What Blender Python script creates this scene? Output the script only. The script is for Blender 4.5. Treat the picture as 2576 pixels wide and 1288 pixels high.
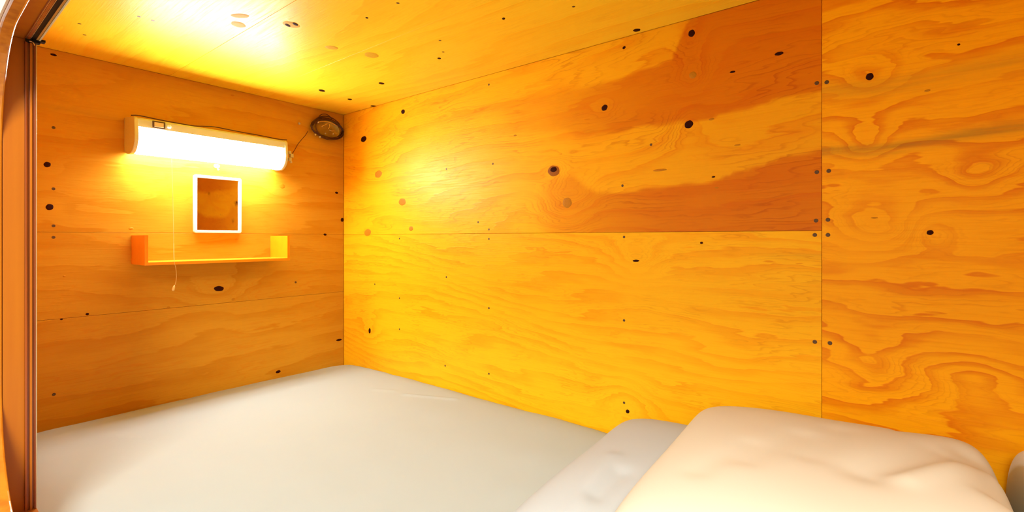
import bpy, bmesh, math, random
import numpy as np
from mathutils import Vector

for o in list(bpy.data.objects):
    bpy.data.objects.remove(o)
C = bpy.context.scene.collection
scene = bpy.context.scene

# ------------------------------------------------------------------ camera
ZC = 0.66                      # eye height above the bunk floor
CAM = Vector((-1.197, -1.87, ZC))
cam_d = bpy.data.cameras.new('camera')
cam = bpy.data.objects.new('camera', cam_d)
C.objects.link(cam)
cam.location = CAM
cam.rotation_euler = (math.pi / 2, 0, -math.radians(51.75))
cam_d.sensor_width = 36
cam_d.lens = 1220 / 2576 * 36
cam_d.shift_y = -44 / 2576
cam_d.clip_start = 0.01
scene.camera = cam

# ------------------------------------------------------------------ world, lights, exposure
w = bpy.data.worlds.new('world')
scene.world = w
w.use_nodes = True
bg = w.node_tree.nodes['Background']
bg.inputs[0].default_value = (1.0, 0.93, 0.84, 1)
bg.inputs[1].default_value = 0.95
scene.view_settings.view_transform = 'Standard'
scene.view_settings.look = 'None'
scene.view_settings.gamma = 1
scene.view_settings.exposure = 0.25
LAMP_STRENGTH = 58.0


def area(name, loc, target, size, power, col):
    d = bpy.data.lights.new(name, 'AREA')
    d.shape = 'RECTANGLE'
    d.size, d.size_y = size
    d.energy = power
    d.color = col
    o = bpy.data.objects.new(name, d)
    C.objects.link(o)
    o.location = loc
    o.rotation_euler = (Vector(target) - Vector(loc)).to_track_quat('-Z', 'Y').to_euler()
    return o


# ceiling luminaire of the corridor the bunk opens on to
area('corridor_light', (-2.2, -2.3, 1.75), (-0.4, -1.6, 0.3), (1.2, 0.5), 78, (1.0, 0.93, 0.84))

# ------------------------------------------------------------------ helpers
CS, SN = 0.785, 0.619


def ray(px, py):
    """direction of the sight line through a point of the 2576x1288 frame"""
    k = (px - 1288) / 1220
    return Vector((SN * k + CS, SN - CS * k, (600 - py) / 1220))


def on_x(px, py, X):
    d = ray(px, py)
    return CAM + d * ((X - CAM.x) / d.x)


def on_y(px, py, Y):
    d = ray(px, py)
    return CAM + d * ((Y - CAM.y) / d.y)


def on_z(px, py, Z):
    d = ray(px, py)
    return CAM + d * ((Z - CAM.z) / d.z)


def link(name, me, mat=None, parent=None):
    o = bpy.data.objects.new(name, me)
    C.objects.link(o)
    if mat:
        me.materials.append(mat)
    if parent:
        o.parent = parent
    return o


def obj(name, bm, mat, parent=None, smooth=False):
    me = bpy.data.meshes.new(name)
    bmesh.ops.recalc_face_normals(bm, faces=bm.faces)
    bm.to_mesh(me)
    bm.free()
    if smooth:
        for p in me.polygons:
            p.use_smooth = True
    return link(name, me, mat, parent)


def box(bm, x0, x1, y0, y1, z0, z1, bev=0.0):
    vs = [bm.verts.new((x, y, z)) for x in (x0, x1) for y in (y0, y1) for z in (z0, z1)]
    f = [(0, 1, 3, 2), (4, 6, 7, 5), (0, 4, 5, 1), (2, 3, 7, 6), (0, 2, 6, 4), (1, 5, 7, 3)]
    fs = [bm.faces.new([vs[i] for i in q]) for q in f]
    if bev:
        es = list({e for q in fs for e in q.edges})
        bmesh.ops.bevel(bm, geom=es, offset=bev, segments=2, profile=0.7, affect='EDGES')
    return bm


def boxes(*a, bev=0.0):
    bm = bmesh.new()
    for b in a:
        box(bm, *b, bev=bev)
    return bm


def tube_bm(pts, r, n=8, bm=None):
    bm = bm or bmesh.new()
    pts = [Vector(p) for p in pts]
    rings = []
    for i, p in enumerate(pts):
        a = pts[max(i - 1, 0)]
        b = pts[min(i + 1, len(pts) - 1)]
        t = (b - a).normalized()
        up = Vector((0, 0, 1)) if abs(t.z) < 0.9 else Vector((1, 0, 0))
        s = t.cross(up).normalized()
        q = s.cross(t)
        rr = r[i] if isinstance(r, (list, tuple)) else r
        rings.append([bm.verts.new(p + (s * math.cos(2 * math.pi * j / n) + q * math.sin(2 * math.pi * j / n)) * rr) for j in range(n)])
    for a, b in zip(rings, rings[1:]):
        for j in range(n):
            bm.faces.new((a[j], a[(j + 1) % n], b[(j + 1) % n], b[j]))
    bm.faces.new(rings[0][::-1])
    bm.faces.new(rings[-1])
    return bm


def spline(pts, n=8):
    """Catmull-Rom through the points"""
    P = [Vector(p) for p in pts]
    P = [P[0] * 2 - P[1]] + P + [P[-1] * 2 - P[-2]]
    out = []
    for i in range(1, len(P) - 2):
        for k in range(n):
            t = k / n
            a, b, c, d = P[i - 1:i + 3]
            out.append(0.5 * ((2 * b) + (c - a) * t + (2 * a - 5 * b + 4 * c - d) * t * t + (3 * b - a - 3 * c + d) * t ** 3))
    out.append(P[-2])
    return out


def tag(o, label, cat, group=None):
    o['label'] = label
    o['category'] = cat
    if group:
        o['group'] = group
    return o


def structure(o):
    o['kind'] = 'structure'
    return o


def empty(name, loc=(0, 0, 0)):
    o = bpy.data.objects.new(name, None)
    C.objects.link(o)
    o.empty_display_size = 0.05
    o.location = loc
    return o


# ------------------------------------------------------------------ materials
def new_mat(name):
    m = bpy.data.materials.new(name)
    m.use_nodes = True
    nt = m.node_tree
    b = nt.nodes['Principled BSDF']
    return m, nt, b


def nd(nt, t, **kw):
    n = nt.nodes.new(t)
    for k, v in kw.items():
        setattr(n, k, v)
    return n


def math_n(nt, op, a, b=None, clamp=False):
    n = nd(nt, 'ShaderNodeMath', operation=op, use_clamp=clamp)
    for i, v in enumerate((a, b)):
        if v is None:
            continue
        if isinstance(v, (int, float)):
            n.inputs[i].default_value = v
        else:
            nt.links.new(v, n.inputs[i])
    return n.outputs[0]


def mix(nt, fac, a, b, mode='MIX'):
    n = nd(nt, 'ShaderNodeMix', data_type='RGBA', blend_type=mode)
    for sock, v in ((n.inputs[0], fac), (n.inputs[6], a), (n.inputs[7], b)):
        if isinstance(v, (int, float)):
            sock.default_value = v
        elif isinstance(v, tuple):
            sock.default_value = (*v, 1) if len(v) == 3 else v
        else:
            nt.links.new(v, sock)
    return n.outputs[2]


def ramp(nt, fac, stops, interp='LINEAR'):
    n = nd(nt, 'ShaderNodeValToRGB')
    n.color_ramp.interpolation = interp
    els = n.color_ramp.elements
    while len(els) < len(stops):
        els.new(0.5)
    for e, (p, v) in zip(els, stops):
        e.position = p
        e.color = (v, v, v, 1)
    nt.links.new(fac, n.inputs[0])
    return n.outputs[0]


def plywood(name, light, mid, dark, flame=18.0, flame_amt=0.6, line_amt=0.35, rough=0.42, coat=0.0, wv=(0.8, 5.0, 0.10)):
    """varnished rotary-cut plywood; 'grain' is the height field whose contours are the growth rings"""
    m, nt, b = new_mat(name)
    L = nt.links
    uv = nd(nt, 'ShaderNodeUVMap', uv_map='UVMap').outputs[0]
    g = nd(nt, 'ShaderNodeAttribute', attribute_name='grain').outputs['Fac']
    tone = nd(nt, 'ShaderNodeAttribute', attribute_name='tone').outputs['Fac']
    stain = nd(nt, 'ShaderNodeAttribute', attribute_name='stain').outputs['Fac']

    def noise(sx, sy, scale, detail=3, rough_=0.55, dist=0.0):
        mp = nd(nt, 'ShaderNodeMapping')
        mp.inputs['Scale'].default_value = (sx, sy, 1)
        L.new(uv, mp.inputs[0])
        n = nd(nt, 'ShaderNodeTexNoise')
        n.inputs['Scale'].default_value = scale
        n.inputs['Detail'].default_value = detail
        n.inputs['Roughness'].default_value = rough_
        n.inputs['Distortion'].default_value = dist
        L.new(mp.outputs[0], n.inputs['Vector'])
        return n.outputs['Fac']

    wob = math_n(nt, 'MULTIPLY', math_n(nt, 'SUBTRACT', noise(wv[0], wv[1], 5.0, 3, 0.5), 0.5), wv[2])
    wob2 = math_n(nt, 'MULTIPLY', math_n(nt, 'SUBTRACT', noise(2, 9, 9.0, 2), 0.5), 0.016)
    h = math_n(nt, 'ADD', math_n(nt, 'ADD', g, wob), wob2)
    # growth-ring flames: slow rise, abrupt end
    saw = math_n(nt, 'FRACT', math_n(nt, 'MULTIPLY', h, flame))
    fl = ramp(nt, saw, [(0.0, 0.0), (0.35, 0.05), (0.80, 0.75), (0.93, 1.0), (1.0, 0.0)], 'EASE')
    patch = ramp(nt, noise(1, 2.6, 4.0, 2), [(0.36, 0.25), (0.58, 1.0)])
    fl = math_n(nt, 'MULTIPLY', fl, patch)
    # thin ring lines and long fibres
    saw2 = math_n(nt, 'FRACT', math_n(nt, 'MULTIPLY', h, flame * 4.3))
    ln = ramp(nt, saw2, [(0.0, 0.0), (0.6, 0.1), (0.9, 1.0), (1.0, 0.0)], 'EASE')
    ln = math_n(nt, 'MULTIPLY', ln, ramp(nt, noise(1, 2, 5.0, 2), [(0.42, 0.0), (0.65, 1.0)]))
    fib = ramp(nt, noise(1.0, 26, 9.0, 4, 0.65, 0.3), [(0.48, 0.0), (0.78, 1.0)])
    col = mix(nt, math_n(nt, 'MULTIPLY', fl, flame_amt), light, mid)
    col = mix(nt, math_n(nt, 'MULTIPLY', ln, line_amt), col, dark)
    col = mix(nt, math_n(nt, 'MULTIPLY', fib, 0.35), col, mid)
    col = mix(nt, tone, col, mix(nt, 1.0, col, (0.68, 0.34, 0.25), 'MULTIPLY'))
    sf = math_n(nt, 'MULTIPLY', stain, ramp(nt, noise(1.4, 16, 5.0, 4), [(0.3, 0.35), (0.6, 1.0)]))
    col = mix(nt, sf, col, (0.27, 0.17, 0.025))
    L.new(col, b.inputs['Base Color'])
    rg = nd(nt, 'ShaderNodeMapRange')
    rg.inputs['To Min'].default_value = rough - 0.04
    rg.inputs['To Max'].default_value = rough + 0.12
    L.new(fib, rg.inputs['Value'])
    L.new(rg.outputs[0], b.inputs['Roughness'])
    b.inputs['Specular IOR Level'].default_value = 0.38
    b.inputs['Specular Tint'].default_value = (1.0, 0.76, 0.30, 1)
    b.inputs['Coat Weight'].default_value = coat
    bp = nd(nt, 'ShaderNodeBump')
    bp.inputs['Strength'].default_value = 0.12
    bp.inputs['Distance'].default_value = 0.002
    L.new(math_n(nt, 'ADD', fl, fib), bp.inputs['Height'])
    L.new(bp.outputs[0], b.inputs['Normal'])
    return m


def simple(name, col, rough=0.5, metal=0.0, spec=0.5, noise_amt=0.0, noise_scale=40.0, coat=0.0, bump=0.0):
    m, nt, b = new_mat(name)
    b.inputs['Roughness'].default_value = rough
    b.inputs['Metallic'].default_value = metal
    b.inputs['Specular IOR Level'].default_value = spec
    b.inputs['Coat Weight'].default_value = coat
    tc = nd(nt, 'ShaderNodeTexCoord')
    n = nd(nt, 'ShaderNodeTexNoise')
    n.inputs['Scale'].default_value = noise_scale
    n.inputs['Detail'].default_value = 4
    nt.links.new(tc.outputs['Object'], n.inputs['Vector'])
    dk = tuple(c * (1 - noise_amt) for c in col)
    c = mix(nt, n.outputs['Fac'], col, dk)
    nt.links.new(c, b.inputs['Base Color'])
    if bump:
        bp = nd(nt, 'ShaderNodeBump')
        bp.inputs['Strength'].default_value = bump
        bp.inputs['Distance'].default_value = 0.001
        nt.links.new(n.outputs['Fac'], bp.inputs['Height'])
        nt.links.new(bp.outputs[0], b.inputs['Normal'])
    return m


def solid_wood(name, col, dark, axis='Z', scale=30, rough=0.35, amt=0.5, coat=0.3):
    """straight-grained varnished board"""
    m, nt, b = new_mat(name)
    tc = nd(nt, 'ShaderNodeTexCoord')
    mp = nd(nt, 'ShaderNodeMapping')
    sc = {'X': (0.05, 1, 1), 'Y': (1, 0.05, 1), 'Z': (1, 1, 0.05)}[axis]
    mp.inputs['Scale'].default_value = sc
    nt.links.new(tc.outputs['Object'], mp.inputs[0])
    n = nd(nt, 'ShaderNodeTexNoise')
    n.inputs['Scale'].default_value = scale
    n.inputs['Detail'].default_value = 5
    nt.links.new(mp.outputs[0], n.inputs['Vector'])
    f = ramp(nt, n.outputs['Fac'], [(0.4, 0.0), (0.65, 1.0)])
    nt.links.new(mix(nt, math_n(nt, 'MULTIPLY', f, amt), col, dark), b.inputs['Base Color'])
    b.inputs['Roughness'].default_value = rough
    b.inputs['Coat Weight'].default_value = coat
    b.inputs['Coat Roughness'].default_value = 0.2
    return m


LT, MD, DK = (1.0, 0.56, 0.009), (0.92, 0.37, 0.003), (0.60, 0.16, 0.001)
M = {}
M['ply_side'] = plywood('plywood_side', LT, MD, DK, flame=14, flame_amt=0.7, line_amt=0.5)
M['ply_fine'] = plywood('plywood_fine', LT, MD, DK, flame=26, flame_amt=0.75, line_amt=0.35, wv=(0.9, 8.0, 0.06))
M['ply_flame'] = plywood('plywood_flame', (1.0, 0.47, 0.004), (0.76, 0.20, 0.001), (0.62, 0.15, 0.001), flame=19, flame_amt=0.9, line_amt=0.35, wv=(1.0, 4.5, 0.11))
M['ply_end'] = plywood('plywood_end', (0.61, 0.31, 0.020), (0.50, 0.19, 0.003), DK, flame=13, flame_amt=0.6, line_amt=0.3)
M['ply_top'] = plywood('plywood_top', (1.0, 0.70, 0.030), (0.98, 0.54, 0.012), DK, flame=12, flame_amt=0.6, line_amt=0.12)
M['knot'] = simple('knot', (0.045, 0.006, 0.002), 0.7, spec=0.1, noise_amt=0.6, noise_scale=300)
M['pale_knot'] = simple('pale_knot', (0.64, 0.27, 0.006), 0.6, spec=0.2, noise_amt=0.35, noise_scale=200)
M['top_knot'] = simple('top_knot', (0.72, 0.46, 0.020), 0.6, spec=0.2, noise_amt=0.3, noise_scale=200)
M['knot_rim'] = simple('knot_rim', (0.40, 0.13, 0.004), 0.6, spec=0.2, noise_amt=0.3, noise_scale=200)
M['screw'] = simple('screw', (0.13, 0.07, 0.025), 0.4, metal=0.3, noise_amt=0.4, noise_scale=500)
M['frame_wood'] = solid_wood('frame_wood', (0.44, 0.135, 0.002), (0.35, 0.085, 0.001), 'Z', 40, coat=0.1)
M['ply_edge'] = solid_wood('ply_edge', (0.60, 0.22, 0.015), (0.32, 0.07, 0.004), 'Z', 60, rough=0.22, coat=1.0)
M['track_wood'] = solid_wood('track_wood', (0.30, 0.060, 0.004), (0.13, 0.018, 0.002), 'Z', 90, rough=0.3, coat=0.6)
M['shelf_wood'] = solid_wood('shelf_wood', (0.92, 0.34, 0.004), (0.84, 0.28, 0.003), 'X', 30, coat=0.2)
M['paint'] = simple('pale_peach_paint', (0.85, 0.68, 0.50), 0.5, noise_amt=0.05, noise_scale=20)
M['black_metal'] = simple('black_metal', (0.010, 0.006, 0.004), 0.55, spec=0.15, noise_amt=0.2)
M['bright_metal'] = simple('bright_metal', (0.80, 0.66, 0.42), 0.22, metal=0.85, noise_amt=0.1)
M['lamp_white'] = simple('lamp_white', (0.62, 0.66, 0.50), 0.35, noise_amt=0.05, noise_scale=30)
M['lamp_cap'] = simple('lamp_cap', (0.66, 0.66, 0.40), 0.3, noise_amt=0.05, noise_scale=30)
M['label'] = simple('label_paper', (0.82, 0.66, 0.40), 0.6, noise_amt=0.15, noise_scale=900)
M['label_rim'] = simple('label_rim', (0.10, 0.055, 0.025), 0.5, noise_amt=0.1)
M['white_plastic'] = simple('white_plastic', (0.92, 0.90, 0.82), 0.25, noise_amt=0.03)
M['cord'] = simple('cord', (0.78, 0.55, 0.16), 0.6, noise_amt=0.2, noise_scale=600)
M['dark_cable'] = simple('dark_cable', (0.10, 0.030, 0.008), 0.35, noise_amt=0.4, noise_scale=120)
M['track_gold'] = simple('track_gold', (0.55, 0.38, 0.12), 0.35, metal=0.4, noise_amt=0.1)
M['brass'] = simple('brass_dish', (0.50, 0.36, 0.06), 0.35, metal=0.5, noise_amt=0.6, noise_scale=60, bump=0.4)
M['clear'] = simple('clear_plastic', (0.62, 0.56, 0.36), 0.15, noise_amt=0.2)


def emissive(name, col, strength):
    m, nt, b = new_mat(name)
    b.inputs['Base Color'].default_value = (0.9, 0.9, 0.9, 1)
    b.inputs['Emission Color'].default_value = (*col, 1)
    b.inputs['Emission Strength'].default_value = strength
    return m


M['diffuser'] = emissive('lit_diffuser', (0.97, 0.985, 1.0), LAMP_STRENGTH)
M['diffuser_low'] = emissive('lit_diffuser_underside', (0.97, 0.985, 1.0), LAMP_STRENGTH * 0.6)

m, nt, b = new_mat('mirror_glass')
b.inputs['Base Color'].default_value = (0.80, 0.66, 0.45, 1)
b.inputs['Metallic'].default_value = 1.0
b.inputs['Roughness'].default_value = 0.04
n = nd(nt, 'ShaderNodeTexNoise')
n.inputs['Scale'].default_value = 14
nt.links.new(ramp(nt, n.outputs['Fac'], [(0.4, 0.03), (0.75, 0.09)]), b.inputs['Roughness'])
M['mirror'] = m


def cotton(name, col, sheen=0.0):
    m, nt, b = new_mat(name)
    tc = nd(nt, 'ShaderNodeTexCoord')
    n = nd(nt, 'ShaderNodeTexNoise')
    n.inputs['Scale'].default_value = 3.5
    n.inputs['Detail'].default_value = 3
    nt.links.new(tc.outputs['Object'], n.inputs['Vector'])
    nt.links.new(mix(nt, n.outputs['Fac'], col, tuple(c * 0.95 for c in col)), b.inputs['Base Color'])
    b.inputs['Roughness'].default_value = 0.85
    b.inputs['Specular IOR Level'].default_value = 0.15
    wv = nd(nt, 'ShaderNodeTexNoise')
    wv.inputs['Scale'].default_value = 900
    nt.links.new(tc.outputs['Object'], wv.inputs['Vector'])
    bp = nd(nt, 'ShaderNodeBump')
    bp.inputs['Strength'].default_value = 0.05
    bp.inputs['Distance'].default_value = 0.0005
    nt.links.new(wv.outputs['Fac'], bp.inputs['Height'])
    nt.links.new(bp.outputs[0], b.inputs['Normal'])
    return m


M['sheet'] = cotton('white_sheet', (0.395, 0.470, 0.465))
M['case'] = cotton('pillow_case', (0.60, 0.60, 0.50))
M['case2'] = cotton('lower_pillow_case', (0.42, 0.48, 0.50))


# ------------------------------------------------------------------ plywood panels
rng = np.random.RandomState(4)


def panel(name, P0, U, V, lu, lv, mat, parent, thick=0.012, res=0.008, swirls=(), tone=None, stain=None, seed=0, gap=0.0004, uoff=(0, 0), slope=0.0, warp=1.0):
    """board whose visible face spans P0 + u*U + v*V and faces U x V; edges eased into the joints"""
    U, V = Vector(U), Vector(V)
    N = U.cross(V).normalized()
    u0, u1, v0, v1 = gap, lu - gap, gap, lv - gap
    nu, nv = max(int(lu / res), 2), max(int(lv / res), 2)
    e = 0.0004
    us = np.concatenate([[u0, u0 + e], np.linspace(u0 + 0.004, u1 - 0.004, nu), [u1 - e, u1]])
    vs = np.concatenate([[v0, v0 + e], np.linspace(v0 + 0.004, v1 - 0.004, nv), [v1 - e, v1]])
    uu, vv = np.meshgrid(us, vs)
    depth = np.zeros_like(uu)
    depth[0, :] = depth[-1, :] = e
    depth[:, 0] = depth[:, -1] = e
    P = np.array(P0)[None, None, :] + uu[..., None] * np.array(U) + vv[..., None] * np.array(V) - depth[..., None] * np.array(N)
    ny, nx = uu.shape
    # grain height field
    r = np.random.RandomState(seed)
    g = vv + slope * uu + 0.0
    for _ in range(7):
        fu, fv = r.uniform(0.2, 1.5), r.uniform(0.8, 5.0)
        g = g + warp * r.uniform(0.008, 0.03) * np.sin(2 * math.pi * (fu * uu + fv * vv * 0.6) + r.uniform(0, 6.3))
    for (su, sv, ru, rv, a) in swirls:
        q = ((uu - su) / ru) ** 2 + ((vv - sv) / rv) ** 2
        g = g + a * np.exp(-q)
    t = tone(uu, vv) if tone else np.zeros_like(uu)
    s = stain(uu, vv) if stain else np.zeros_like(uu)
    verts = P.reshape(-1, 3).tolist()
    idx = np.arange(nx * ny).reshape(ny, nx)
    q = np.stack([idx[:-1, :-1], idx[:-1, 1:], idx[1:, 1:], idx[1:, :-1]], -1).reshape(-1, 4)
    faces = q.tolist()
    rim = list(idx[0, :]) + list(idx[1:, -1]) + list(idx[-1, -2::-1]) + list(idx[-2:0:-1, 0])
    base = len(verts)
    for i in rim:
        verts.append((Vector(verts[i]) - N * thick)[:])
    k = len(rim)
    for j in range(k):
        faces.append([int(rim[j]), base + j, base + (j + 1) % k, int(rim[(j + 1) % k])])
    me = bpy.data.meshes.new(name)
    me.from_pydata(verts, [], faces)
    for an, arr in (('grain', g), ('tone', t), ('stain', s)):
        at = me.attributes.new(an, 'FLOAT', 'POINT')
        full = np.concatenate([arr.reshape(-1), arr.reshape(-1)[rim]])
        at.data.foreach_set('value', full.astype(np.float32))
    uvl = me.uv_layers.new(name='UVMap')
    fu = np.concatenate([uu.reshape(-1), uu.reshape(-1)[rim]]) + uoff[0]
    fv = np.concatenate([vv.reshape(-1), vv.reshape(-1)[rim]]) + uoff[1]
    li = np.empty(len(me.loops), dtype=np.int32)
    me.loops.foreach_get('vertex_index', li)
    uvl.data.foreach_set('uv', np.stack([fu[li], fv[li]], -1).reshape(-1).astype(np.float32))
    for p in me.polygons:
        p.use_smooth = False
    me.update()
    return link(name, me, mat, parent)


def spot(name, P, N, along, ru, rv, mat, parent, seed=0, rim=None):
    """knot: irregular low dome set in the face of a board"""
    N, A = Vector(N), Vector(along)
    B = N.cross(A)
    rd = random.Random(seed)
    n = 24
    bm = bmesh.new()
    ph = rd.uniform(0, 6)
    prof = [(1.0, -0.0004), (0.9, 0.0003), (0.45, 0.0005)]
    rings = []
    for s, hgt in prof:
        ring = []
        for j in range(n):
            a = 2 * math.pi * j / n
            wob = 1 + 0.06 * math.sin(2 * a + ph) + 0.03 * math.sin(5 * a + 2 * ph)
            ring.append(bm.verts.new(P + A * (math.cos(a) * ru * s * wob) + B * (math.sin(a) * rv * s * wob) + N * hgt))
        rings.append(ring)
    for a, b_ in zip(rings, rings[1:]):
        for j in range(n):
            bm.faces.new((a[j], a[(j + 1) % n], b_[(j + 1) % n], b_[j]))
    bm.faces.new(rings[-1])
    return obj(name, bm, mat, parent, smooth=True)


SCREW_MESH = {}


def screw(P, N, r, parent):
    """countersunk screw head with a cross recess"""
    N = Vector(N)
    key = (tuple(N), round(r, 4))
    if key not in SCREW_MESH:
        A = N.orthogonal().normalized()
        B = N.cross(A)
        bm = bmesh.new()
        n = 12
        prof = [(1.25, 0.0), (1.0, 0.0003), (0.8, 0.0004), (0.55, 0.0002)]
        rings = [[bm.verts.new((A * math.cos(2 * math.pi * j / n) + B * math.sin(2 * math.pi * j / n)) * r * s * (0.45 if (i == 3 and j % 3) else 1) + N * hh) for j in range(n)] for i, (s, hh) in enumerate(prof)]
        for a, b_ in zip(rings, rings[1:]):
            for j in range(n):
                bm.faces.new((a[j], a[(j + 1) % n], b_[(j + 1) % n], b_[j]))
        bm.faces.new(rings[-1])
        me = bpy.data.meshes.new('screw')
        bmesh.ops.recalc_face_normals(bm, faces=bm.faces)
        bm.to_mesh(me)
        bm.free()
        me.materials.append(M['screw'])
        SCREW_MESH[key] = me
    o = bpy.data.objects.new('screw', SCREW_MESH[key])
    C.objects.link(o)
    o.location = P
    o.parent = parent
    return o


ZTOP = ZC + 0.535            # ceiling height
YN = -2.30                   # near end of the bunk
XL = -1.046                  # inner face of the opening side
SEAM = -1.751                # upright joint in the long wall
JOINT = ZC + 0.0165          # level joint in the long wall


# --- long wall on the right (plane x = 0, seen from -x): u runs along -y, v up
def uz(px, py):
    p = on_x(px, py, 0.0)
    return -p.y, p.z


wall_right = structure(obj('wall_right', boxes((0.0135, 0.033, YN, 0.03, 0, ZTOP + 0.02)), M['shelf_wood']))


def interp_px(pts, plane_uz=uz):
    c = sorted(plane_uz(*p) for p in pts)
    xs, ys = [q[0] for q in c], [q[1] for q in c]
    return lambda u: np.interp(u, xs, ys)


def sstep(x, a, b_):
    t = np.clip((x - a) / (b_ - a), 0, 1)
    return t * t * (3 - 2 * t)


up_lo = interp_px([(1230, 285), (1300, 315), (1450, 345), (1600, 325), (1740, 305), (1900, 270), (2068, 225)])
up_hi = interp_px([(1230, 270), (1350, 235), (1480, 215), (1600, 185), (1690, 150), (1715, 90), (1735, 40), (2068, -90)])
lo_hi = interp_px([(1330, 560), (1350, 470), (1440, 440), (1500, 480), (1600, 483), (1800, 450), (1950, 405), (2068, 370)])


def wob(u, v, f1=9, f2=23):
    return 0.0025 * np.sin(f1 * u * 6.28 + 3 * v) + 0.003 * np.sin(f2 * u + 1.3)


def tone_A(uu, vv):
    z = vv + JOINT
    w_ = wob(uu, vv)
    e = 0.004 + 0.03 * (1 - sstep(uu, 0.9, 1.4))
    up = sstep(z, up_lo(uu) + w_ - e, up_lo(uu) + w_ + e) * (1 - sstep(z, up_hi(uu) + w_ - e, up_hi(uu) + w_ + e))
    lo = 1 - sstep(z, lo_hi(uu) + w_ - e, lo_hi(uu) + w_ + e)
    lo = lo * sstep(uu, uz(1340, 520)[0], uz(1400, 520)[0])
    fade = 0.25 + 0.75 * sstep(uu, uz(1250, 300)[0], uz(1760, 300)[0])
    base = 0.38 * sstep(uu, 0.95, 1.6)          # redder towards the near end
    return np.clip(np.maximum(np.maximum(up, lo) * fade, base), 0, 1) * 0.95


def swirl_px(px, py, rpx_u, rpx_v, a, v0, fn=uz):
    u, z = fn(px, py)
    u2, _ = fn(px + rpx_u, py)
    _, z2 = fn(px, py + rpx_v)
    return (u, z - v0, abs(u2 - u), abs(z2 - z), a)


swA = [swirl_px(1427, 510, 70, 75, 0.16, JOINT), swirl_px(1393, 430, 30, 32, -0.07, JOINT), swirl_px(1733, 313, 50, 60, -0.10, JOINT),
       swirl_px(1743, 189, 45, 60, 0.10, JOINT), swirl_px(1740, 84, 40, 45, 0.07, JOINT), swirl_px(1521, 271, 30, 25, 0.05, JOINT),
       swirl_px(925, 500, 40, 50, 0.05, JOINT), swirl_px(1700, 400, 90, 40, -0.06, JOINT)]
swB = [swirl_px(1600, 656, 60, 50, 0.08, 0.0), swirl_px(1579, 1000, 60, 60, -0.06, 0.0), swirl_px(930, 832, 20, 40, 0.04, 0.0), swirl_px(1850, 900, 130, 60, 0.05, 0.0)]
swC = [swirl_px(2188, 193, 75, 50, 0.09, 0.0), swirl_px(2180, 355, 60, 50, 0.12, 0.0), swirl_px(2200, 560, 110, 60, 0.13, 0.0),
       swirl_px(2340, 585, 60, 40, -0.08, 0.0), swirl_px(2460, 440, 90, 50, 0.08, 0.0), swirl_px(2200, 900, 90, 90, 0.08, 0.0), swirl_px(2450, 960, 100, 60, -0.08, 0.0)]

st1 = interp_px([(2068, 380), (2200, 378), (2330, 360), (2450, 335), (2576, 318)])
st2 = interp_px([(2068, 225), (2188, 225), (2330, 200), (2450, 175), (2576, 150)])


def stain_C(uu, vv):
    z, u = vv, uu - SEAM
    s1 = np.exp(-((z - st1(u)) / 0.011) ** 2) * 0.60
    s2 = np.exp(-((z - st2(u)) / 0.020) ** 2) * 0.30
    return np.maximum(s1, s2)


def stain_B(uu, vv):
    u1 = uz(1850, 640)[0]
    return 0.25 * np.exp(-((vv - uz(2000, 645)[1]) / 0.006) ** 2) * sstep(uu, u1, u1 + 0.15)


def shift(sw, du):
    return [(s[0] - du, *s[1:]) for s in sw]


NR = (-1, 0, 0)
pA = panel('panel', (0, 0, JOINT), (0, -1, 0), (0, 0, 1), -SEAM, ZTOP - JOINT, M['ply_side'], wall_right, swirls=swA, tone=tone_A, seed=3, slope=-0.10)
pB = panel('panel', (0, 0, 0), (0, -1, 0), (0, 0, 1), -SEAM, JOINT, M['ply_fine'], wall_right, swirls=swB, stain=stain_B, seed=8, uoff=(3, 5), slope=0.05)
pC = panel('panel', (0, SEAM, 0), (0, -1, 0), (0, 0, 1), SEAM - YN, ZTOP, M['ply_flame'], wall_right, swirls=shift(swC, -SEAM),
           stain=lambda u, v: stain_C(u, v), seed=21, uoff=(7, 2), slope=-0.05)


def right_parent(p):
    if p.y < SEAM:
        return pC
    return pA if p.z > JOINT else pB


def wall_knot(px, py, rx, ry, kind='knot'):
    p = on_x(px, py, 0.0)
    d = ray(px, py)
    t = -CAM.x / d.x
    p2 = on_x(px + rx, py, 0.0)
    ru = (p2 - p).length
    rv = ry / 1220 * t
    nm = 'knot'
    if kind == 'ring':
        spot(nm, p, NR, (0, -1, 0), ru * 1.25, rv * 1.25, M['knot_rim'], right_parent(p), seed=int(px))
        spot(nm, p + Vector((-0.0004, 0, 0.004)), NR, (0, -1, 0), ru * 0.7, rv * 0.6, M['knot'], right_parent(p), seed=int(py))
        return
    spot(nm, p, NR, (0, -1, 0), ru, rv, M['knot'] if kind == 'knot' else M['pale_knot'], right_parent(p), seed=int(px))


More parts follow.
